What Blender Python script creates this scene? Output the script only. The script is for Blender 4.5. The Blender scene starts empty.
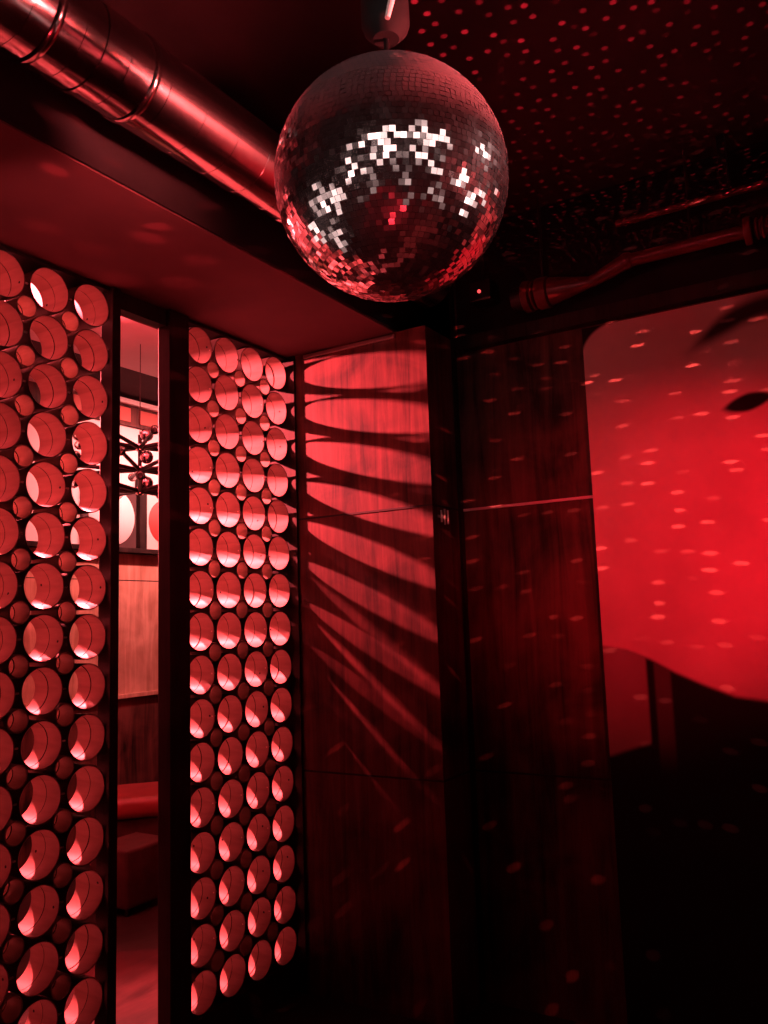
import bpy, bmesh, math, random
from mathutils import Vector, Matrix
PI = math.pi
sc = bpy.context.scene
col = sc.collection

# ------------------------------------------------------------------ view
sc.view_settings.view_transform = 'Standard'
sc.view_settings.look = 'None'
sc.view_settings.gamma = 1.0
sc.view_settings.exposure = 0.0
sc.view_settings.use_curve_mapping = False
sc.cycles.use_denoising = True
sc.cycles.max_bounces = 8
sc.cycles.diffuse_bounces = 5
sc.cycles.glossy_bounces = 4
sc.cycles.sample_clamp_indirect = 4.0

# ------------------------------------------------------------------ materials
def mat(name):
    m = bpy.data.materials.new(name)
    m.use_nodes = True
    nt = m.node_tree
    return m, nt, nt.nodes, nt.links, nt.nodes['Principled BSDF']

def plain(name, c, rough=.6, metal=0.0, spec=.5, noise=0.0, scale=8.0, bump=0.0):
    m, nt, N, L, b = mat(name)
    b.inputs['Roughness'].default_value = rough
    b.inputs['Metallic'].default_value = metal
    b.inputs['Specular IOR Level'].default_value = spec
    b.inputs['Base Color'].default_value = (*c, 1)
    if noise or bump:
        tc = N.new('ShaderNodeTexCoord')
        nz = N.new('ShaderNodeTexNoise'); nz.inputs['Scale'].default_value = scale; nz.inputs['Detail'].default_value = 5
        L.new(tc.outputs['Object'], nz.inputs['Vector'])
        if noise:
            r = N.new('ShaderNodeValToRGB')
            r.color_ramp.elements[0].position = .3; r.color_ramp.elements[1].position = .72
            r.color_ramp.elements[0].color = (*[v*(1-noise) for v in c], 1)
            r.color_ramp.elements[1].color = (*[min(1, v*(1+noise)) for v in c], 1)
            L.new(nz.outputs['Fac'], r.inputs['Fac']); L.new(r.outputs['Color'], b.inputs['Base Color'])
        if bump:
            bp = N.new('ShaderNodeBump'); bp.inputs['Strength'].default_value = bump; bp.inputs['Distance'].default_value = .01
            L.new(nz.outputs['Fac'], bp.inputs['Height']); L.new(bp.outputs['Normal'], b.inputs['Normal'])
    return m

def wood(name, dark, light, rough=.55, stretch=(6, 6, .7), scale=3.0, spec=.3, bump=.15):
    """vertical grained, blotchy stained ply"""
    m, nt, N, L, b = mat(name)
    tc = N.new('ShaderNodeTexCoord')
    mp = N.new('ShaderNodeMapping'); mp.inputs['Scale'].default_value = stretch
    L.new(tc.outputs['Object'], mp.inputs['Vector'])
    n1 = N.new('ShaderNodeTexNoise'); n1.inputs['Scale'].default_value = scale; n1.inputs['Detail'].default_value = 7
    n1.inputs['Roughness'].default_value = .62; n1.inputs['Distortion'].default_value = .9
    L.new(mp.outputs['Vector'], n1.inputs['Vector'])
    n2 = N.new('ShaderNodeTexNoise'); n2.inputs['Scale'].default_value = 3.4; n2.inputs['Detail'].default_value = 6; n2.inputs['Distortion'].default_value = .8
    L.new(tc.outputs['Object'], n2.inputs['Vector'])
    mx = N.new('ShaderNodeMath'); mx.operation = 'MULTIPLY_ADD'; mx.inputs[1].default_value = .5
    h = N.new('ShaderNodeMath'); h.operation = 'MULTIPLY'; h.inputs[1].default_value = .5
    L.new(n2.outputs['Fac'], h.inputs[0]); L.new(n1.outputs['Fac'], mx.inputs[0]); L.new(h.outputs[0], mx.inputs[2])
    r = N.new('ShaderNodeValToRGB')
    r.color_ramp.elements[0].position = .38; r.color_ramp.elements[1].position = .61
    r.color_ramp.elements[0].color = (*dark, 1); r.color_ramp.elements[1].color = (*light, 1)
    L.new(mx.outputs[0], r.inputs['Fac']); L.new(r.outputs['Color'], b.inputs['Base Color'])
    b.inputs['Roughness'].default_value = rough
    b.inputs['Specular IOR Level'].default_value = spec
    bp = N.new('ShaderNodeBump'); bp.inputs['Strength'].default_value = bump; bp.inputs['Distance'].default_value = .004
    L.new(mx.outputs[0], bp.inputs['Height']); L.new(bp.outputs['Normal'], b.inputs['Normal'])
    return m

M = {}
M['ring'] = wood('turned pale wood', (.27, .185, .16), (.39, .285, .255), .5, (5, .6, 5), 5, .35, .05)
M['spacer'] = wood('turned pale wood small', (.30, .225, .18), (.42, .33, .28), .5, (6, 1, 6), 8, .35, .05)
M['ringout'] = wood('pipe ring outer face with gap shade', (.05, .032, .027), (.10, .065, .055), .6, (5, .6, 5), 5, .2, .05)  # dark colour puts the shade between the rings into the wood
M['enamel'] = plain('pale enamelled metal', (.8, .76, .74), .3, noise=.05, scale=20)
M['dowel'] = plain('pale dowel', (.8, .68, .6), .45, noise=.1, scale=20)
M['hole'] = plain('groove shade and drilled plug', (.01, .008, .008), .8)  # also colours the ring grooves dark in place of shade
M['frame'] = wood('black stained frame timber', (.008, .006, .006), (.035, .022, .02), .55, (8, 8, .8), 3, .25)
M['ply'] = wood('stained ply panel', (.016, .005, .0045), (.165, .05, .048), .5, (7, 7, .55), 2.6, .3)
M['plydark'] = wood('dark stained ply panel', (.014, .006, .005), (.16, .06, .052), .5, (7, 7, .55), 2.2, .3)
M['plywarm'] = wood('warm veneer panel', (.34, .2, .14), (.62, .42, .32), .5, (7, 7, .6), 2.4, .3)
M['seam'] = plain('black seam', (.006, .005, .005), .7)
M['plaster'] = plain('soffit plaster', (.085, .030, .036), .85, noise=.12, scale=5, bump=.05)
M['blackpaint'] = plain('matt black paint', (.012, .011, .012), .8, spec=.2, noise=.3, scale=6)
M['ceil'] = plain('dark painted ceiling', (.04, .024, .026), .9, spec=.1, noise=.2, scale=4)
M['nextceil'] = plain('next room ceiling paint', (.5, .42, .42), .85, noise=.08, scale=3)
M['floor'] = wood('dark floor boards', (.014, .010, .009), (.045, .03, .026), .45, (1, 6, 6), 2.5, .3)
M['white'] = plain('white plaster', (.8, .78, .76), .8, noise=.05, scale=4)
M['metal'] = plain('brushed galvanised steel', (.44, .42, .42), .17, 1.0, noise=.08, scale=30, bump=.02)
M['steel'] = plain('dull steel', (.5, .48, .48), .35, 1.0, noise=.1, scale=25)
M['redpipe'] = plain('dark red painted pipe', (.10, .016, .018), .36, noise=.2, scale=14)
M['chrome'] = plain('polished chrome', (.85, .84, .84), .08, 1.0, noise=.03, scale=40)
M['blackmetal'] = plain('black powder coat', (.015, .014, .015), .45, .3, noise=.2, scale=30)
M['cushion'] = plain('red vinyl cushion', (.3, .05, .05), .4, noise=.12, scale=9, bump=.05)
M['darkseat'] = plain('dark upholstery', (.06, .018, .016), .7, noise=.25, scale=14, bump=.1)
M['poster_red'] = plain('red printed disc', (.55, .07, .06), .6, noise=.1, scale=6)
M['poster_pale'] = plain('pale printed card', (.75, .66, .62), .7, noise=.08, scale=5)
M['poster_dark'] = plain('dark printed card', (.05, .03, .03), .7, noise=.2, scale=5)
M['panel_red'] = plain('red cornice panel', (.45, .12, .1), .55, noise=.15, scale=6)

def glassmat():
    m, nt, N, L, b = mat('smoked clear glass')
    b.inputs['Base Color'].default_value = (.9, .86, .85, 1)
    b.inputs['Roughness'].default_value = .02
    b.inputs['Transmission Weight'].default_value = 1.0
    b.inputs['IOR'].default_value = 1.45
    return m
M['glass'] = glassmat()

def emis(name, c, s):
    m, nt, N, L, b = mat(name)
    b.inputs['Base Color'].default_value = (*c, 1)
    b.inputs['Emission Color'].default_value = (*c, 1)
    b.inputs['Emission Strength'].default_value = s
    return m
M['led'] = emis('lit red indicator', (1, .08, .08), 1.6)
M['lampface'] = emis('lit lamp face', (1, .3, .26), 4.0)

def mirrortile():
    m, nt, N, L, b = mat('mirror tile')
    out = [n for n in N if n.type == 'OUTPUT_MATERIAL'][0]
    g1 = N.new('ShaderNodeBsdfGlossy'); g1.inputs['Roughness'].default_value = .07; g1.inputs['Color'].default_value = (.88, .85, .85, 1)
    g2 = N.new('ShaderNodeBsdfGlossy'); g2.inputs['Roughness'].default_value = .42; g2.inputs['Color'].default_value = (.7, .62, .63, 1)
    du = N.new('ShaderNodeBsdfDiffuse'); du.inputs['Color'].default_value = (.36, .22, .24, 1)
    tc = N.new('ShaderNodeTexCoord'); nz = N.new('ShaderNodeTexNoise'); nz.inputs['Scale'].default_value = 9
    L.new(tc.outputs['Object'], nz.inputs['Vector'])
    mr = N.new('ShaderNodeMapRange'); mr.inputs[3].default_value = .02; mr.inputs[4].default_value = .09
    L.new(nz.outputs['Fac'], mr.inputs[0])
    mx = N.new('ShaderNodeMixShader')
    L.new(mr.outputs[0], mx.inputs[0]); L.new(g1.outputs[0], mx.inputs[1]); L.new(g2.outputs[0], mx.inputs[2])
    # matt mauve coat, stronger towards the top of the ball
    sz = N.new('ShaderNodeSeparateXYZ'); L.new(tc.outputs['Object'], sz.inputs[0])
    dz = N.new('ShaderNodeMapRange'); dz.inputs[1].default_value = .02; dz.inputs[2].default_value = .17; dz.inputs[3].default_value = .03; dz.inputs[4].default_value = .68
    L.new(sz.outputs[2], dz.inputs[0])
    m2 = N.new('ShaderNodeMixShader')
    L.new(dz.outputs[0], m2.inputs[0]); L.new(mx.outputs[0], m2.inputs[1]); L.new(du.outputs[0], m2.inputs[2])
    L.new(m2.outputs[0], out.inputs['Surface'])
    return m
M['mirror'] = mirrortile()
M['grout'] = plain('ball core', (.03, .022, .024), .6, noise=.1, scale=30)

# ------------------------------------------------------------------ mesh helpers
def obj(name, bm, m, parent=None, smooth=False, loc=None):
    me = bpy.data.meshes.new(name)
    bmesh.ops.recalc_face_normals(bm, faces=bm.faces)
    bm.to_mesh(me); bm.free()
    for mm in (m if isinstance(m, (list, tuple)) else [m]):
        me.materials.append(mm)
    if smooth:
        for p in me.polygons: p.use_smooth = True
    o = bpy.data.objects.new(name, me); col.objects.link(o)
    if parent: o.parent = parent
    if loc is not None: o.location = loc
    return o

def sharp(o, ang=40):
    me = o.data
    bm = bmesh.new(); bm.from_mesh(me)
    for f in bm.faces: f.smooth = True
    for e in bm.edges:
        if len(e.link_faces) == 2 and e.calc_face_angle(0) > math.radians(ang): e.smooth = False
    bm.to_mesh(me); bm.free()
    return o

def box(bm, x0, x1, y0, y1, z0, z1, bev=0.0):
    r = bmesh.ops.create_cube(bm, size=1)
    vs = r['verts']
    bmesh.ops.scale(bm, vec=(abs(x1-x0), abs(y1-y0), abs(z1-z0)), verts=vs)
    bmesh.ops.translate(bm, vec=((x0+x1)/2, (y0+y1)/2, (z0+z1)/2), verts=vs)
    if bev:
        es = list({e for v in vs for e in v.link_edges})
        bmesh.ops.bevel(bm, geom=es, offset=bev, segments=2, affect='EDGES', profile=.6)

def boxbm(*a, bev=0.0):
    bm = bmesh.new(); box(bm, *a, bev=bev); return bm

def lathe(bm, prof, seg=40, axis='Y', centre=(0, 0, 0), closed=False):
    """prof: list of (radius, along). closed joins last to first (a ring)."""
    rings = []
    for r, t in prof:
        ring = []
        n = seg
        if r < 1e-6: n = 1
        for i in range(n):
            a = 2*PI*i/seg
            u, v = r*math.cos(a), r*math.sin(a)
            p = {'Y': (u, t, v), 'Z': (u, v, t), 'X': (t, u, v)}[axis]
            ring.append(bm.verts.new((p[0]+centre[0], p[1]+centre[1], p[2]+centre[2])))
        rings.append(ring)
    pairs = [(i, i+1) for i in range(len(rings)-1)]
    if closed: pairs.append((len(rings)-1, 0))
    for i, j in pairs:
        A, B = rings[i], rings[j]
        for k in range(seg):
            k2 = (k+1) % seg
            if len(A) == 1 and len(B) == 1: continue
            if len(A) == 1: bm.faces.new((A[0], B[k], B[k2]))
            elif len(B) == 1: bm.faces.new((A[k], A[k2], B[0]))
            else: bm.faces.new((A[k], A[k2], B[k2], B[k]))

def tube(bm, p0, p1, r, seg=16, r2=None):
    p0, p1 = Vector(p0), Vector(p1)
    d = p1-p0
    q = Vector((0, 0, 1)).rotation_difference(d.normalized()).to_matrix().to_4x4()
    bmesh.ops.create_cone(bm, cap_ends=True, segments=seg, radius1=r, radius2=r if r2 is None else r2, depth=d.length,
                          matrix=Matrix.Translation((p0+p1)/2) @ q)

def sphere(bm, c, r, u=28, v=18):
    bmesh.ops.create_uvsphere(bm, u_segments=u, v_segments=v, radius=r, matrix=Matrix.Translation(c))

def tag(o, label, cat, group=None, kind=None):
    if label: o['label'] = label
    if cat: o['category'] = cat
    if group: o['group'] = group
    if kind: o['kind'] = kind
    return o

def thing(name, label, cat, loc=(0, 0, 0), group=None):
    o = bpy.data.objects.new(name, None); col.objects.link(o)
    o.location = loc; o.empty_display_size = .1
    return tag(o, label, cat, group)

def struct(name, bm, m, label=None, cat=None):
    o = obj(name, bm, m)
    o['kind'] = 'structure'
    if label: o['label'] = label
    if cat: o['category'] = cat
    return o

# ------------------------------------------------------------------ key dimensions (metres)
YS = 2.40            # front plane of the pipe screens
PV = .17             # row pitch
ZR0 = 2.766          # centre of the top row
ROWS = 16
SOF = 2.864          # underside of the bulkhead
CEIL = 3.38
E1 = 3.112           # lit ply end wall
YC = 1.647           # its corner
E2 = 3.386           # recessed wall behind it
FAR = 5.0            # far wall of the next room
DEP = .142           # depth of a pipe ring

# ------------------------------------------------------------------ room shell
struct('floor', boxbm(-3, 5.6, -3.2, 5.1, -.1, 0), M['floor'], 'dark boarded floor', 'floor')
struct('ceiling', boxbm(-3, 5.6, -3.2, 5.1, CEIL, CEIL+.1), M['ceil'], 'dark painted ceiling above the mirror ball', 'ceiling')
struct('wall_near', boxbm(-3, 5.6, -3.3, -3.2, 0, CEIL), M['blackpaint'], 'dark wall behind', 'wall')
struct('wall_left', boxbm(-3.1, -3, -3.2, 5.1, 0, CEIL), M['blackpaint'], 'dark side wall', 'wall')
struct('wall_far', boxbm(-3, 5.6, FAR, FAR+.1, 0, CEIL), M['white'], 'pale far wall of the next room', 'wall')
struct('wall_side', boxbm(5.5, 5.6, -3.2, 5.1, 0, CEIL), M['plaster'], 'side wall of the next room', 'wall')
struct('ceiling_next_room', boxbm(-3, 5.5, YS+.2, 4.35, CEIL-.02, CEIL-.0005), M['nextceil'], 'red-lit ceiling of the next room', 'ceiling')
# partition left and right of the screens
struct('wall_partition', boxbm(-3, 1.27, YS, YS+.14, 0, CEIL), M['blackpaint'], 'black partition wall beside the pipe screens', 'wall')
struct('wall_beyond', boxbm(E1+.03, 5.5, YS+.02, YS+.14, 0, CEIL), M['blackpaint'], 'black partition behind the ply wall', 'wall')
# bulkhead over the screens
bm = bmesh.new(); box(bm, -3, E1+.27, 1.80, YS+.2, SOF, CEIL)
struct('ceiling_bulkhead', bm, M['plaster'], 'lowered bulkhead ceiling over the pipe screens', 'ceiling')
bm = boxbm(-3, E1+.27, 1.792, 1.80, SOF+.006, CEIL)
struct('trim_fascia', bm, M['blackpaint'], 'black fascia of the bulkhead', 'trim')
# end wall block with its return
struct('wall_end', boxbm(E1, E2+.2, YC, YS-.001, 0, SOF), M['ply'], 'stained ply end wall striped by ring shadows', 'wall')
struct('wall_recess', boxbm(E2, E2+.1, -3.2, YC-.001, 0, CEIL), M['plydark'], 'recessed dark ply wall', 'wall')
bm = boxbm(E1-.012, E1-.0005, 1.80, YS-.1, SOF-.028, SOF-.010, bev=.003)
struct('trim_1', bm, M['steel'], 'slim strip where bulkhead meets ply wall', 'trim')
# seams in the ply (upper and lower) and corner posts
for z, w_, t1, t2 in ((2.075, 'upper', 'trim_2', 'trim_3'), (.94, 'lower', 'trim_19', 'trim_20')):
    struct(t1, boxbm(E1-.003, E1+.001, YC, YS, z-.004, z+.004), M['seam'], w_+' dark joint between panels of the ring-striped ply wall', 'trim')
    struct(t2, boxbm(E1+.001, E2-.004, YC-.003, YC+.001, z-.004, z+.004), M['seam'], w_+' dark joint across the corner return', 'trim')
struct('trim_4', boxbm(E2-.03, E2-.0005, YC-.014, YC-.001, 0, CEIL), M['frame'], 'dark upright in the inner corner', 'trim')
struct('trim_5', boxbm(E2-.010, E2-.0005, 1.036, YC-.016, 2.068, 2.080, bev=.002), M['enamel'], 'bright metal strip across the recessed wall', 'trim')
struct('trim_6', boxbm(E2-.004, E2-.0005, 1.036, YC-.016, .936, .944), M['seam'], 'dark lower joint in the recessed wall', 'trim')
struct('trim_17', boxbm(E2-.012, E2-.0005, -3.2, YC-.03, 2.86, CEIL), M['blackpaint'], 'black board above the mural', 'trim')
struct('trim_7', boxbm(E2-.05, E2-.0005, -3.2, YC-.03, 2.80, 2.86), M['frame'], 'black rail above the mural', 'trim')

# ------------------------------------------------------------------ pipe screens
RO, RI = .0785, .0745
def ring_profile(ro, ri, dep, gap):
    h = dep/2
    c = .0012
    g = gap/2
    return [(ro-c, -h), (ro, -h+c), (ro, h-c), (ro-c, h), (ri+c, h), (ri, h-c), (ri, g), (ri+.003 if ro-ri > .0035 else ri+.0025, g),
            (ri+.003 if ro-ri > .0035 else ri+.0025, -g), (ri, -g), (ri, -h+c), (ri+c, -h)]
def ring_mesh(name, ro, ri, gap, m, seg, holes=0, seed=0, outer=None):
    rnd = random.Random(seed)
    bm = bmesh.new()
    lathe(bm, ring_profile(ro, ri, DEP, gap), seg, 'Y', closed=True)
    nf = len(bm.faces)
    for k in range(holes):
        a = rnd.choice((0, 0, .1, -2.2, -1.9)) + rnd.uniform(-.15, .15)
        t = rnd.choice((-.045, .03, -.03, .045))
        c = Vector((math.cos(a)*ri, t, math.sin(a)*ri))
        tube(bm, c*1.0 - Vector((math.cos(a), 0, math.sin(a)))*.0004, c + Vector((math.cos(a), 0, math.sin(a)))*.002, .0045, 10)
    bm.faces.ensure_lookup_table()
    bm.normal_update()
    for i, f in enumerate(bm.faces):
        c = f.calc_center_median(); rr = math.hypot(c.x, c.z)
        f.material_index = 1 if i >= nf else 0
        if i < nf and abs(c.y) < gap/2+.0002 and rr < ro-.0015: f.material_index = 1  # groove faces coloured dark to stand in for shade
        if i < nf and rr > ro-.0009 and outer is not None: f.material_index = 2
    me = bpy.data.meshes.new(name); bmesh.ops.recalc_face_normals(bm, faces=bm.faces); 
    for f in bm.faces: f.smooth = True
    for e in bm.edges:
        if len(e.link_faces) == 2 and e.calc_face_angle(0) > math.radians(30): e.smooth = False
    bm.to_mesh(me); bm.free()
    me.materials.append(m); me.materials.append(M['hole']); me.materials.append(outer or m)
    return me
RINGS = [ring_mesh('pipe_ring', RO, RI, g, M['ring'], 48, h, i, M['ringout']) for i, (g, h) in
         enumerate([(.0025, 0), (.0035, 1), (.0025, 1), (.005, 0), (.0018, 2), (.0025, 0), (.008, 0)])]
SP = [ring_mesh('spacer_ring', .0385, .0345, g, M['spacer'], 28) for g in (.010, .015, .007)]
dbm = bmesh.new(); tube(dbm, (-.0105, 0, 0), (.0105, 0, 0), .0032, 10)
dme = bpy.data.meshes.new('dowel'); dbm.to_mesh(dme); dbm.free(); dme.materials.append(M['dowel'])

def place(name, me, parent, loc, rot=None):
    o = bpy.data.objects.new(name, me); col.objects.link(o); o.parent = parent; o.location = loc
    if rot: o.rotation_euler = rot
    return o

def screen(label, xs, frame_boxes, seed):
    rnd = random.Random(seed)
    root = thing('pipe_screen', label, 'room divider', (xs[0], YS, 0))
    X0 = xs[0]
    bm = bmesh.new()
    for b in frame_boxes:
        box(bm, b[0]-X0, b[1]-X0, b[2]-YS, b[3]-YS, b[4], b[5], bev=.003)
    f = obj('frame', bm, M['frame'], root)
    f['label'] = 'black timber frame'
    for c, x in enumerate(xs):
        for r in range(ROWS):
            z = ZR0-r*PV
            place('pipe_ring', rnd.choice(RINGS), root, (x-X0+rnd.uniform(-.0012, .0012), DEP/2, z+rnd.uniform(-.001, .001)), (0, rnd.choice((0, 0, .2, -.2)), 0))
    dx = xs[1]-xs[0]
    for c in range(len(xs)-1):
        for r in range(ROWS-1):
            z = ZR0-(r+.5)*PV
            place('spacer_ring', rnd.choice(SP), root, (xs[c]+dx/2-X0, DEP/2+rnd.uniform(-.003, .003), z), (0, rnd.uniform(0, 6.28), 0))
            # a dowel joins neighbouring rings above each spacer
            place('dowel', dme, root, (xs[c]+dx/2-X0+.0, .012, z+.085), (0, 0, 0))
    return root

xr = [2.512+.1694*c for c in range(4)]
xl = [1.960+.17595*(c-3) for c in range(4)]
ZT = ZR0+RO+.003
ZB = ZR0-15*PV-RO-.003
Y0, Y1 = YS-.02, YS+DEP+.01
screen('tall right-hand screen of pale pipe rings between black post and ply wall', xr,
       [(2.325, 2.432, Y0, YS+.045, 0, SOF-.002),           # broad post beside the gap
        (3.100, E1-.0005, YS-.046, Y1, 0, SOF-.002),   # slim upright at the wall
        (2.432, 3.100, YS-.004, Y1, ZT, SOF-.002), (2.432, 3.100, YS-.004, Y1, 0, ZB)], 3)
screen('tall left-hand screen of pale pipe rings beside the narrow gap', xl,
       [(2.040, 2.078, Y0, YS+.045, 0, SOF-.002), (1.272, 1.350, Y0, Y1, 0, SOF-.002),
        (1.350, 2.043, YS-.004, Y1, ZT, SOF-.002), (1.350, 2.043, YS-.004, Y1, 0, ZB)], 7)
struct('trim_8', boxbm(2.0785, 2.3245, YS, YS+.045, 2.795, SOF-.002), M['frame'], 'black lintel over the gap between the screens', 'trim')

# ------------------------------------------------------------------ mirror ball
BC = Vector((1.519, .873, 2.561)); BR = .2575
ball = thing('mirror_ball', 'large mirror ball of small square tiles hanging near the ceiling', 'mirror ball', BC)
bm = bmesh.new(); sphere(bm, (0, 0, 0), BR-.0035, 64, 40)
obj('ball_core', bm, M['grout'], ball, smooth=True)
bm = bmesh.new()
rnd = random.Random(11)
NR = 66
for i in range(1, NR-1):
    ph = -PI/2 + PI*(i+.5)/NR
    n = max(6, int(2*PI*BR*math.cos(ph)/.0125))
    off = rnd.random()
    rt, rp = rnd.gauss(0, .006), rnd.gauss(0, .006)
    for k in range(n):
        th = 2*PI*(k+off)/n
        nn = Vector((math.cos(ph)*math.cos(th), math.cos(ph)*math.sin(th), math.sin(ph)))
        e = Vector((-math.sin(th), math.cos(th), 0)); nth = nn.cross(e)
        t1, t2 = rnd.gauss(0, .058)+rt, rnd.gauss(0, .058)+rp
        jf = 1 if ph < .35 else .4
        t1, t2 = t1*jf, t2*jf
        hw = PI*BR*math.cos(ph)/n*.95; hh = PI*BR/NR/2*.94
        c = nn*BR
        ee = (e+nn*t1); nt = (nth+nn*t2)
        v = [bm.verts.new(c+ee*a*hw+nt*b*hh) for a, b in ((-1, -1), (1, -1), (1, 1), (-1, 1))]
        bm.faces.new(v)
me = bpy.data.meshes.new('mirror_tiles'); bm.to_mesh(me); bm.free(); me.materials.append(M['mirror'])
tiles = bpy.data.objects.new('mirror_tiles', me); col.objects.link(tiles); tiles.parent = ball
bm = bmesh.new(); lathe(bm, [(0, .270), (.018, .270), (.022, .266), (.036, .260), (.036, .250), (0, .250)], 28, 'Z')
o = obj('hanging_cap', bm, M['blackmetal'], ball, smooth=True)
bm = bmesh.new(); lathe(bm, [(0, .262), (.006, .262), (.006, .345), (0, .345)], 14, 'Z')
obj('spindle', bm, M['blackmetal'], ball, smooth=True)

motor = thing('ball_motor', 'black motor on the ceiling above the mirror ball with a bright bracket', 'motor', (BC.x, BC.y, CEIL))
bm = bmesh.new(); lathe(bm, [(0, -.475), (.03, -.475), (.05, -.455), (.055, -.44), (.055, -.30), (.05, -.29), (0, -.29)], 32, 'Z')
sharp(obj('motor_housing', bm, M['blackpaint'], motor))
bm = bmesh.new(); lathe(bm, [(0, -.29), (.02, -.29), (.02, -.012), (.07, -.008), (.07, 0), (0, 0)], 28, 'Z')
sharp(obj('ceiling_mount', bm, M['blackmetal'], motor))
bm = bmesh.new(); tube(bm, (-.052, -.035, -.47), (-.028, -.060, -.33), .006, 12, .011); tube(bm, (-.028, -.060, -.33), (-.01, -.05, -.05), .011, 12, .008)
o = sharp(obj('safety_bracket', bm, M['enamel'], motor)); o['label'] = 'bright metal bracket'

# ------------------------------------------------------------------ duct
DY, DZ, DR = 1.60, 3.036, .1155
duct = thing('air_duct', 'round steel air duct running along the bulkhead edge', 'duct', (0, DY, DZ))
xs = [-2.9, -1.9, -.9, -.1, .62, 1.128, 1.415, 2.1, 3.08]
rnd = random.Random(5)
for a, b in zip(xs[:-1], xs[1:]):
    bm = bmesh.new()
    pr = [(DR-.003, a+.002), (DR, a+.006)]
    x = math.ceil((a+.03-1.066)/.1335)*.1335+1.066
    while x < b-.03:
        pr += [(DR, x-.0035), (DR+.0009, x-.0025), (DR+.0009, x+.0025), (DR, x+.0035)]; x += .1335
    pr += [(DR, b-.006), (DR-.003, b-.002), (DR-.006, b-.002), (DR-.006, a+.002)]
    lathe(bm, pr, 64, 'X', closed=True)
    sharp(obj('duct_section', bm, M['metal'], duct), 9)
for x in xs[1:-1]:
    bm = bmesh.new()
    lathe(bm, [(DR+.0005, x-.012), (DR+.0045, x-.008), (DR+.0045, x+.008), (DR+.0005, x+.012)], 64, 'X', closed=True)
    sharp(obj('collar', bm, M['metal'], duct), 50)
for x in (.2, 1.262, 2.4):
    bm = bmesh.new(); lathe(bm, [(DR+.002, x-.006), (DR+.0035, x-.006), (DR+.0035, x+.006), (DR+.002, x+.006)], 64, 'X', closed=True)
    sharp(obj('strap', bm, M['metal'], duct), 50)
    bm = bmesh.new(); tube(bm, (x, 0, DR+.002), (x, 0, CEIL-DZ), .005, 10)
    obj('hanger_rod', bm, M['steel'], duct)

# ------------------------------------------------------------------ pipes over the mural
pA = thing('conduit', 'thin dark red conduit under the ceiling, uppermost of two pipes', 'pipe', (3.25, 0, 3.15))
bm = bmesh.new(); tube(bm, (0, .83, 0), (0, -3.1, 0), .014, 16); sharp(obj('conduit_run', bm, M['redpipe'], pA))
bm = bmesh.new(); box(bm, -.02, .02, .40, .43, .012, CEIL-3.15, bev=.002); obj('bracket', bm, M['blackmetal'], pA)
bm = bmesh.new(); box(bm, -.02, .02, -2.0, -1.97, .012, CEIL-3.15, bev=.002); obj('bracket', bm, M['blackmetal'], pA)

pB = thing('ceiling_pipe', 'red-lit pipe with flanges and tapered reducer above the mural', 'pipe', (3.25, 0, 2.985))
bm = bmesh.new(); tube(bm, (0, .80, 0), (0, .36, 0), .026, 24); sharp(obj('pipe_run', bm, M['redpipe'], pB))
bm = bmesh.new(); lathe(bm, [(0, .335), (.05, .335), (.052, .339), (.052, .357), (.05, .361), (0, .361)], 32, 'Y'); sharp(obj('flange', bm, M['redpipe'], pB))
bm = bmesh.new()
prof = [(0, .333)]
for k in range(5):
    y = .325-.02*k
    prof += [(.030, y), (.040, y-.005), (.040, y-.010), (.030, y-.015)]
prof += [(.030, -3.1), (0, -3.1)]
lathe(bm, prof, 28, 'Y'); sharp(obj('ribbed_end', bm, M['redpipe'], pB))
# elbow from the run down to the reducer
bm = bmesh.new()
tube(bm, (0, .80, 0), (0, .945, -.05), .033, 20, .024); sphere(bm, (0, .80, 0), .034, 20, 12)
sharp(obj('elbow', bm, M['redpipe'], pB))
bm = bmesh.new(); lathe(bm, [(0, .93), (.018, .93), (.058, 1.115), (.058, 1.12), (0, 1.12)], 32, 'Y', centre=(0, 0, -.05)); sharp(obj('reducer_cone', bm, M['redpipe'], pB))
for y0, y1, r in ((1.125, 1.175, .066), (1.186, 1.196, .060), (1.205, 1.235, .066)):
    bm = bmesh.new(); lathe(bm, [(0, y0), (r-.003, y0), (r, y0+.003), (r, y1-.003), (r-.003, y1), (0, y1)], 32, 'Y', centre=(0, 0, -.05)); sharp(obj('collar', bm, M['redpipe'], pB))
bm = bmesh.new(); lathe(bm, [(0, 1.23), (.05, 1.23), (.05, 1.285), (0, 1.285)], 32, 'Y', centre=(0, 0, -.05)); sharp(obj('pipe_stub', bm, M['blackmetal'], pB))
for y in (.55, 1.15):
    bm = bmesh.new(); tube(bm, (0, y, .0), (0, y, CEIL-2.985), .006, 10); obj('hanger_rod', bm, M['blackmetal'], pB)

led = thing('indicator_light', 'tiny glowing red indicator light on a black box beside the mirror ball', 'light', (3.22, 1.43, 3.0))
bm = boxbm(0, .10, -.05, .05, -.04, .05, bev=.006); obj('box_body', bm, M['blackmetal'], led)
bm = bmesh.new(); sphere(bm, (-.002, 0, 0), .008, 16, 10); obj('lens', bm, M['led'], led, smooth=True)
bm = bmesh.new(); tube(bm, (.05, 0, .048), (.05, 0, CEIL-3.0), .008, 10); obj('stem', bm, M['blackmetal'], led)

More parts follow.
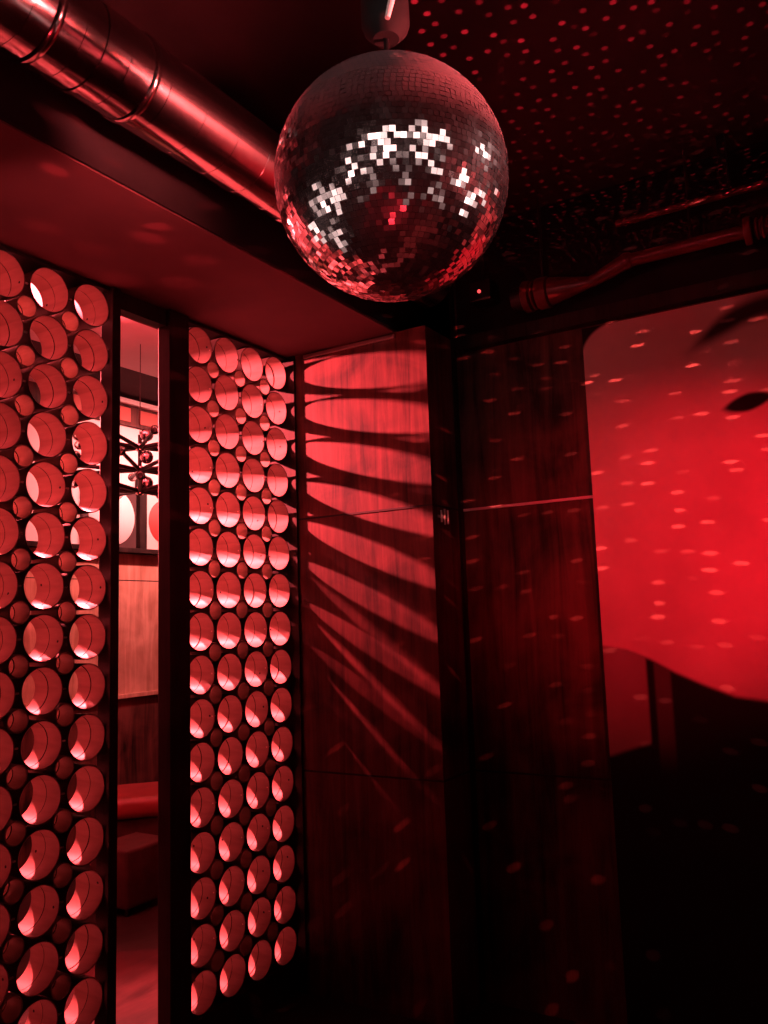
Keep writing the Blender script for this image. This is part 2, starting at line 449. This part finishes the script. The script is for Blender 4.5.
# ------------------------------------------------------------------ small fitting on the corner return
ft = thing('wall_fitting', 'small metal fitting of three upright bars on the dark wall corner', 'fitting', (3.20, YC, 2.03))
bm = boxbm(-.045, .05, -.005, -.0005, -.006, .006, bev=.0015); obj('back_plate', bm, M['steel'], ft)
for dx_, h in ((-.03, .026), (.0, .034), (.03, .03)):
    bm = bmesh.new(); tube(bm, (dx_, -.012, -h), (dx_, -.012, h), .0042, 10); obj('bar', bm, M['enamel'], ft)

# ------------------------------------------------------------------ mural
def mural():
    # painted face on a wide panel; colours are the paint only
    Y_L, Y_R, ZT_ = 1.034, -2.4, 2.786
    NY, NZ = 420, 480
    bm = bmesh.new()
    lay = bm.loops.layers.float_color.new('paint')
    def clamp(v): return max(0.0, min(1.0, v))
    def ss(a, b, x):
        t = clamp((x-a)/(b-a)); return t*t*(3-2*t)
    JAW = [(1.034, 1.46), (.94, 1.445), (.85, 1.41), (.76, 1.36), (.66, 1.315), (.55, 1.272), (.44, 1.258), (.30, 1.268), (0, 1.30), (-.4, 1.5), (-.8, 1.9), (-1.0, 2.5), (-1.1, 3)]
    def jaw(y):
        for (a, za), (b, zb) in zip(JAW[:-1], JAW[1:]):
            if b <= y <= a: return za+(zb-za)*(a-y)/(a-b)
        return 9 if y < JAW[-1][0] else JAW[0][1]
    def paint(y, z):
        skin = (.80, .52, .49); dark = (.010, .007, .008)
        f = ss(-.008, .014, z-jaw(y))
        # rounded upper corner of the head
        cy, cz, R = 1.034-.13, 2.786-.14, .14
        if y > cy and z > cz:
            f *= ss(.008, -.008, math.hypot(y-cy, z-cz)-R)
        # neck under the jaw, a dark strand crossing it
        neck = 0
        if z <= jaw(y)+.01:
            neck = ss(1.095, 1.12, z + .35*(y-1.0) + .06) * ss(.86, .875, y) * .42
            strip = ss(.77, .785, y) * ss(.845, .832, y) * ss(.95, 1.15, z) * .12
            neck = max(neck, strip)
        a = max(f, neck)
        # eye: a tapered lozenge
        u = (y-.415)/.095; w = (z-2.368 + .16*(y-.415))/.036
        e = 1-abs(u)**1.6-abs(w)**1.5
        a *= 1-ss(-.25, .4, e)
        # brow: an arc
        u = (.62-y)/.5
        if -.1 < u < 1.4:
            zc = 2.60+.13*math.sin(min(1, max(0, u*1.6))*PI/2)
            th = .034*ss(-.05, .35, u)
            a *= 1-ss(th+.035, th-.02, abs(z-zc))*.96*ss(-.1, .2, u)
        return tuple(d+(s-d)*a for s, d in zip(skin, dark))
    V = [[bm.verts.new((0, Y_L+(Y_R-Y_L)*(i/NY)**1.7, ZT_*j/NZ)) for j in range(NZ+1)] for i in range(NY+1)]
    P = [[(*paint(v.co.y, v.co.z), 1) for v in row] for row in V]
    for i in range(NY):
        for j in range(NZ):
            f = bm.faces.new((V[i][j], V[i+1][j], V[i+1][j+1], V[i][j+1]))
            for lp, (a, b_) in zip(f.loops, ((i, j), (i+1, j), (i+1, j+1), (i, j+1))):
                lp[lay] = P[a][b_]
    me = bpy.data.meshes.new('painted_face'); bm.normal_update(); bm.to_mesh(me); bm.free()
    m, nt, N, L, b = mat('mural paint')
    at = N.new('ShaderNodeVertexColor'); at.layer_name = 'paint'
    tc = N.new('ShaderNodeTexCoord'); nz = N.new('ShaderNodeTexNoise'); nz.inputs['Scale'].default_value = 3.0; nz.inputs['Detail'].default_value = 4
    L.new(tc.outputs['Object'], nz.inputs['Vector'])
    mr = N.new('ShaderNodeMapRange'); mr.inputs[1].default_value = .3; mr.inputs[2].default_value = .7; mr.inputs[3].default_value = .82; mr.inputs[4].default_value = 1.08
    L.new(nz.outputs['Fac'], mr.inputs[0])
    mx = N.new('ShaderNodeVectorMath'); mx.operation = 'SCALE'
    L.new(at.outputs['Color'], mx.inputs[0]); L.new(mr.outputs[0], mx.inputs['Scale'])
    L.new(mx.outputs[0], b.inputs['Base Color'])
    b.inputs['Roughness'].default_value = .75; b.inputs['Specular IOR Level'].default_value = .2
    me.materials.append(m)
    root = thing('mural_panel', 'large painted mural of a pale face with dark eye and jaw on the recessed wall', 'mural', (E2-.022, 0, 0))
    o = bpy.data.objects.new('painted_face', me); col.objects.link(o); o.parent = root
    bm = boxbm(.0006, .0215, Y_R, Y_L, 0.002, ZT_); obj('backing_board', bm, M['blackpaint'], root)
mural()

# ------------------------------------------------------------------ next room, seen through the gap
struct('trim_9', boxbm(3.2, 5.5, FAR-.03, FAR-.0005, 1.118, 2.16), M['plywarm'], 'warm wood panel on the far wall', 'trim')
struct('trim_10', boxbm(3.2, 5.5, FAR-.022, FAR-.0005, 0, 1.112), M['plydark'], 'dark wood panel low on the far wall', 'trim')
struct('trim_11', boxbm(3.2, 5.5, FAR-.05, FAR-.0005, 1.085, 1.117, bev=.004), M['plywarm'], 'wood rail between the wall panels', 'trim')
struct('trim_18', boxbm(3.2, 5.5, FAR-.0305, FAR-.0295, 1.955, 1.962), M['seam'], 'dark joint in the warm panel', 'trim')
struct('trim_12', boxbm(3.2, 5.5, FAR-.10, FAR-.0005, 2.165, 2.20, bev=.003), M['frame'], 'dark picture ledge on the far wall', 'trim')
struct('trim_13', boxbm(3.2, 5.5, FAR-.09, FAR-.0005, 3.315, 3.352, bev=.003), M['white'], 'pale cornice rail on the far wall', 'trim')
struct('trim_14', boxbm(3.2, 5.5, FAR-.035, FAR-.0005, 3.16, 3.312), M['plydark'], 'dark frieze under the cornice rail', 'trim')
for a, b, nm, lb in ((3.9, 4.43, 'trim_15', 'red frieze panel high above the white disc picture'), (4.52, 5.05, 'trim_21', 'red frieze panel high above the red disc picture')):
    struct(nm, boxbm(a, b, FAR-.045, FAR-.036, 3.185, 3.295, bev=.002), M['panel_red'], lb, 'trim')

def picture(label, x0, x1, cx, r, card, disc, hub):
    root = thing('picture', label, 'picture', (0, FAR-.02, 0), 'pictures with discs on the far wall')
    z0, z1 = 2.205, 2.66
    bm = boxbm(x0, x1, -.012, .0195, z0, z1, bev=.002); obj('card', bm, card, root)
    bm = bmesh.new(); lathe(bm, [(0, -.018), (r-.003, -.018), (r, -.0155), (r, -.0125), (0, -.0125)], 48, 'Y', centre=(cx, 0, (z0+z1)/2)); sharp(obj('disc', bm, disc, root))
    if hub:
        bm = bmesh.new(); lathe(bm, [(0, -.022), (.03, -.022), (.032, -.0185), (0, -.0185)], 24, 'Y', centre=(cx, 0, (z0+z1)/2)); sharp(obj('hub', bm, hub, root))
picture('dark square picture with a big white disc, left of the dark upright', 4.00, 4.50, 4.265, .215, M['poster_dark'], M['white'], None)
picture('pale square picture with a red disc and white hub', 4.60, 5.04, 4.80, .175, M['poster_pale'], M['poster_red'], M['white'])
struct('trim_16', boxbm(4.515, 4.585, FAR-.06, FAR-.0005, 2.205, 2.78, bev=.003), M['frame'], 'dark upright between the pictures', 'trim')

# chandelier
CX, CY = 3.56, 3.9
ch = thing('chandelier', 'black tiered chandelier with thin arms and clear glass globes in the next room', 'chandelier', (CX, CY, CEIL))
bm = bmesh.new(); tube(bm, (0, 0, -.98), (0, 0, -.60), .012, 14); tube(bm, (0, 0, -.61), (0, 0, -.02), .0025, 8)
sharp(obj('stem', bm, M['blackmetal'], ch))
rnd = random.Random(2)
for t, (z, n, ln) in enumerate(((2.70, 9, .36), (2.56, 9, .42), (2.43, 9, .36))):
    bm = bmesh.new(); lathe(bm, [(0, -.03), (.024, -.02), (.03, 0), (.024, .02), (0, .03)], 20, 'Z', centre=(0, 0, z-CEIL)); sharp(obj('hub', bm, M['chrome'], ch))
    for k in range(n):
        a = 2*PI*(k+.35*t)/n
        d = Vector((math.cos(a), math.sin(a), 0))
        bm = bmesh.new()
        p0 = Vector((0, 0, z-CEIL))+d*.02; p1 = p0+d*ln+Vector((0, 0, .03))
        tube(bm, p0, p1, .013, 10, .011)
        arm = sharp(obj('arm', bm, M['blackmetal'], ch))
        bm = bmesh.new(); sphere(bm, p1, .028, 18, 12); obj('globe', bm, M['glass'], arm, smooth=True)
for z in (2.775, 2.635, 2.475):
    bm = bmesh.new(); sphere(bm, (.012, -.045, z-CEIL), .04, 24, 16); o = obj('globe', bm, M['chrome'], ch, smooth=True)

# bench, stool
seat = thing('lounge_seat', 'low armless seat with rounded red cushion below the warm wood panel', 'seat', (4.34, 4.42, 0))
seat.rotation_euler = (0, 0, math.radians(-42))
bm = boxbm(-.42, .42, -.26, .28, .05, .36, bev=.008); obj('seat_base', bm, M['darkseat'], seat)
bm = boxbm(-.45, .45, -.30, .30, .365, .50, bev=.045); sharp(obj('seat_cushion', bm, M['cushion'], seat), 60)
for a, b in ((-.36, -.2), (.36, -.2), (-.36, .22), (.36, .22)):
    bm = bmesh.new(); tube(bm, (a, b, 0), (a, b, .055), .02, 12); obj('leg', bm, M['blackmetal'], seat)
stool = thing('stool', 'dark red upholstered cube stool on the floor of the next room', 'stool', (3.60, 3.98, 0))
bm = boxbm(-.2, .16, -.16, .16, .04, .36, bev=.02); sharp(obj('seat', bm, M['darkseat'], stool), 60)
for a, b in ((-.16, -.12), (.12, -.12), (-.16, .12), (.12, .12)):
    bm = bmesh.new(); tube(bm, (a, b, 0), (a, b, .045), .014, 12); obj('leg', bm, M['blackmetal'], stool)

# ------------------------------------------------------------------ lights
def lamp(name, typ, loc, energy, c, target=None, **kw):
    d = bpy.data.lights.new(name, typ); d.energy = energy; d.color = c
    for k, v in kw.items(): setattr(d, k, v)
    o = bpy.data.objects.new(name, d); col.objects.link(o); o.location = loc
    if target is not None:
        o.rotation_euler = (Vector(target)-Vector(loc)).to_track_quat('-Z', 'Y').to_euler()
    return o

RED = (1, .06, .072)
DEEP = (1, .010, .03)
HOT = (1, .088, .10)
PINK = (1, .66, .62)
# the bright lamp in the next room that throws the ring shadows
S = Vector((2.57, 4.84, 3.0))
lamp('next_room_spotlight', 'SPOT', S, 7600, HOT, (2.50, 2.4, 2.95), spot_size=math.radians(72), spot_blend=.9, shadow_soft_size=.036)
lamp('next_room_downlight', 'SPOT', (2.66, 4.25, 3.2), 3300, HOT, (2.2, 2.54, 1.15), spot_size=math.radians(56), spot_blend=.5, shadow_soft_size=.05)
sp = thing('wall_spotlight', 'small black spotlight on the far wall of the next room', 'spotlight', (S.x, FAR, S.z))
bm = bmesh.new(); lathe(bm, [(0, -.02), (.03, -.02), (.03, -.0005), (0, -.0005)], 20, 'Y'); sharp(obj('mount', bm, M['blackmetal'], sp))
bm = bmesh.new(); tube(bm, (0, -.02, 0), (0, -.10, .07), .007, 10); tube(bm, (0, -.10, .07), (0, -.16, .07), .02, 14); obj('arm', bm, M['blackmetal'], sp)
# unseen fill lamps added to brighten the next room
lamp('next_room_fill', 'AREA', (1.6, 4.1, CEIL-.05), 34, RED, (1.6, 4.1, 0), shape='RECTANGLE', size=3.2, size_y=1.0)
lamp('far_wall_fill', 'AREA', (4.6, 4.05, CEIL-.03), 55, (1, .24, .22), (4.6, 5.0, 2.5), shape='RECTANGLE', size=1.4, size_y=.1, spread=math.radians(95))  # added without a fitting, to whiten the far wall
lamp('next_ceiling_fill', 'AREA', (3.1, 3.25, 2.95), 5, (1, .06, .075), (3.2, 3.4, CEIL), shape='DISK', size=.3)  # added in place of light bounced onto the ceiling
lamp('floor_patch_fill', 'SPOT', (2.82, 3.2, 2.6), 700, DEEP, (2.82, 3.2, 0), spot_size=math.radians(17), spot_blend=.2, shadow_soft_size=.02)  # unseen spot added to make the red patch on the floor
# red uplight in the near room
lamp('floor_uplight', 'SPOT', (.46, .2, .95), 50, (1, .03, .05), (1.5, 1.1, 3.2), spot_size=math.radians(58), spot_blend=.6, shadow_soft_size=.02)
# mural spotlight
lamp('mural_spotlight', 'SPOT', (1.3, -.9, 2.2), 260, DEEP, (3.386, .66, 1.83), spot_size=math.radians(35), spot_blend=1.0, shadow_soft_size=.06)
# unseen pink lamps added to give the ball bright reflections
for loc, size, rad in (((-.55, -.35, 2.75), .85, 1.7), ((-.9, .25, 2.95), .6, 2.0), ((-.2, -1.2, 2.4), .9, 1.0), ((-1.3, -.6, 2.2), .8, .8),
                       ((-1.2, .9, 2.5), .6, 1.4), ((-.6, 1.3, 2.1), .5, 1.8), ((.1, -1.7, 3.0), .7, .9), ((-.8, -1.0, 3.1), .6, 1.2),
                       ((1.9, -1.3, 2.3), .6, 2.4), ((2.5, -1.0, 2.0), .6, 1.6), ((1.1, -1.5, 3.1), .6, 1.0), ((.9, -1.9, 1.8), .7, .5), ((2.7, -.4, 2.5), .5, 1.4),
                       ((.1, -.5, 1.3), 1.2, .20), ((-.6, .6, 1.6), 1.1, .28), ((1.3, -1.3, 1.3), 1.0, .25), ((-1.6, .1, 2.9), 1.0, .22)):
    lamp('ball_glint_fill', 'AREA', loc, rad*PI*PI*size*size/4*.022, PINK, BC, shape='DISK', size=size, spread=math.radians(15))
lamp('ball_top_fill', 'SPOT', (2.5, -1.0, 3.1), 125, PINK, BC+Vector((0, 0, .03)), spot_size=math.radians(13), spot_blend=.35, shadow_soft_size=.05)  # unseen spot added to brighten the top of the ball
for loc, size, rad in (((.45, 2.1, 2.0), .75, 2.0), ((1.05, 2.2, 1.75), .55, 2.6), ((.0, 1.9, 1.7), .7, 1.2), ((.9, 2.15, 1.2), .6, 1.0)):
    lamp('ball_glint_fill', 'AREA', loc, rad*PI*PI*size*size/4*.022, PINK, BC, shape='DISK', size=size, spread=math.radians(22))  # further added lamps, for the ball's lower left rim
lamp('bracket_glint_fill', 'SPOT', (-.5, -.6, 3.1), 60, PINK, BC+Vector((-.045, -.045, .41)), spot_size=math.radians(4.2), spot_blend=.3, shadow_soft_size=.02)  # unseen narrow spot added so the bracket shines
# unseen red lamp added to make the bright stripe on the duct
lamp('duct_stripe_fill', 'AREA', (2.35, -1.2, 2.15), 15, (1, .10, .10), (1.15, 1.6, 3.1), shape='RECTANGLE', size=1.3, size_y=.42, spread=math.radians(11))

# patterned point lamps added in place of the ball's reflected dots
def ball_spots(name, loc, energy, c, direction, spread, kx, ky, ex, ey, rad, keep, jitter):
    d = bpy.data.lights.new(name, 'POINT'); d.energy = energy; d.color = c; d.shadow_soft_size = 0.0
    d.use_nodes = True
    nt = d.node_tree; N, L = nt.nodes, nt.links
    em = [n for n in N if n.type == 'EMISSION'][0]
    g = N.new('ShaderNodeNewGeometry')
    sx = N.new('ShaderNodeSeparateXYZ'); L.new(g.outputs['Incoming'], sx.inputs[0])
    def mth(op, a, b=None, c_=None):
        n = N.new('ShaderNodeMath'); n.operation = op
        for i, v in enumerate((a, b, c_)):
            if v is None: continue
            if isinstance(v, (int, float)): n.inputs[i].default_value = v
            else: L.new(v, n.inputs[i])
        return n.outputs[0]
    if kx:
        lon = mth('ARCTAN2', sx.outputs[1], sx.outputs[0])
        lat = mth('ARCSINE', sx.outputs[2])
        u, v = mth('MULTIPLY', lon, kx), mth('MULTIPLY', lat, ky)
    else:   # upward: gnomonic
        u = mth('MULTIPLY', mth('DIVIDE', sx.outputs[0], sx.outputs[2]), ky)
        v = mth('MULTIPLY', mth('DIVIDE', sx.outputs[1], sx.outputs[2]), ky)
    cb = N.new('ShaderNodeCombineXYZ'); L.new(u, cb.inputs[0]); L.new(v, cb.inputs[1])
    vo = N.new('ShaderNodeTexVoronoi'); vo.voronoi_dimensions = '2D'; vo.inputs['Scale'].default_value = 1; vo.inputs['Randomness'].default_value = jitter
    L.new(cb.outputs[0], vo.inputs['Vector'])
    sb = N.new('ShaderNodeVectorMath'); sb.operation = 'SUBTRACT'
    L.new(cb.outputs[0], sb.inputs[0]); L.new(vo.outputs['Position'], sb.inputs[1])
    sc_ = N.new('ShaderNodeVectorMath'); sc_.operation = 'MULTIPLY'; sc_.inputs[1].default_value = (ex, ey, 0)
    L.new(sb.outputs[0], sc_.inputs[0])
    ln = N.new('ShaderNodeVectorMath'); ln.operation = 'LENGTH'; L.new(sc_.outputs[0], ln.inputs[0])
    mr = N.new('ShaderNodeMapRange'); mr.interpolation_type = 'SMOOTHSTEP'
    mr.inputs[1].default_value = rad; mr.inputs[2].default_value = rad*.45; mr.inputs[3].default_value = 0; mr.inputs[4].default_value = 1
    L.new(ln.outputs['Value'], mr.inputs[0])
    sr = N.new('ShaderNodeSeparateColor'); L.new(vo.outputs['Color'], sr.inputs[0])
    k = N.new('ShaderNodeMapRange'); k.inputs[1].default_value = 1-keep; k.inputs[2].default_value = 1; k.inputs[3].default_value = 0; k.inputs[4].default_value = 1
    L.new(sr.outputs[0], k.inputs[0])
    s = mth('MULTIPLY', mr.outputs[0], k.outputs[0])
    # only a cone around the given direction
    dt = N.new('ShaderNodeVectorMath'); dt.operation = 'DOT_PRODUCT'; dt.inputs[1].default_value = Vector(direction).normalized()
    L.new(g.outputs['Incoming'], dt.inputs[0])
    cm = N.new('ShaderNodeMapRange'); cm.interpolation_type = 'SMOOTHSTEP'
    cm.inputs[1].default_value = math.cos(spread); cm.inputs[2].default_value = math.cos(spread*.6)
    L.new(dt.outputs['Value'], cm.inputs[0])
    L.new(mth('MULTIPLY', s, cm.outputs[0]), em.inputs['Strength'])
    o = bpy.data.objects.new(name, d); col.objects.link(o); o.location = loc
    return o
ball_spots('ball_dot_lamp', BC+Vector((.27, -.05, -.06)), 130, (1, .10, .09), (1, .05, -.32), 1.1, 15, 23, 1, 2.5, .34, .5, .95)
ball_spots('ball_dot_lamp', BC+Vector((.10, -.06, .262)), 420, (1, .025, .05), (.78, -.06, .55), .72, 0, 8.5, 1, 1, .21, .97, .6)
ball_spots('ball_dot_lamp', BC+Vector((-.05, .27, -.06)), 95, (1, .05, .06), (.4, 1, .28), .75, 6, 13, 1, 2.0, .48, .6, 1.0)

# faint world so that shadows do not go to pure black by accident
w = bpy.data.worlds.new('world'); sc.world = w; w.use_nodes = True
w.node_tree.nodes['Background'].inputs[0].default_value = (.0, .0, .0, 1)

# ------------------------------------------------------------------ camera
cam = bpy.data.cameras.new('camera'); co = bpy.data.objects.new('camera', cam); col.objects.link(co)
sc.camera = co
r = Vector((.522, -.852, -.034)); f = Vector((.848, .514, .127))
PT, RL, YAW = .1275, -.0338, .5450
f0 = Vector((0, math.cos(PT), math.sin(PT))); u0 = Vector((0, -math.sin(PT), math.cos(PT))); r0 = Vector((1, 0, 0))
r1 = r0*math.cos(RL)+u0*math.sin(RL); u1 = -r0*math.sin(RL)+u0*math.cos(RL)
n_ = Vector((math.sin(YAW), math.cos(YAW), 0)); m_ = Vector((-math.cos(YAW), math.sin(YAW), 0))
T = lambda v: Vector((v.dot(n_), v.dot(m_), v.z))
R_, U_, F_ = T(r1), T(u1), T(f0)
mtx = Matrix((( R_.x, U_.x, -F_.x, 0), (R_.y, U_.y, -F_.y, 0), (R_.z, U_.z, -F_.z, 1.6), (0, 0, 0, 1)))
co.matrix_world = mtx
cam.sensor_fit = 'HORIZONTAL'; cam.sensor_width = 36; cam.lens = 36*838.18/768
cam.clip_start = .05
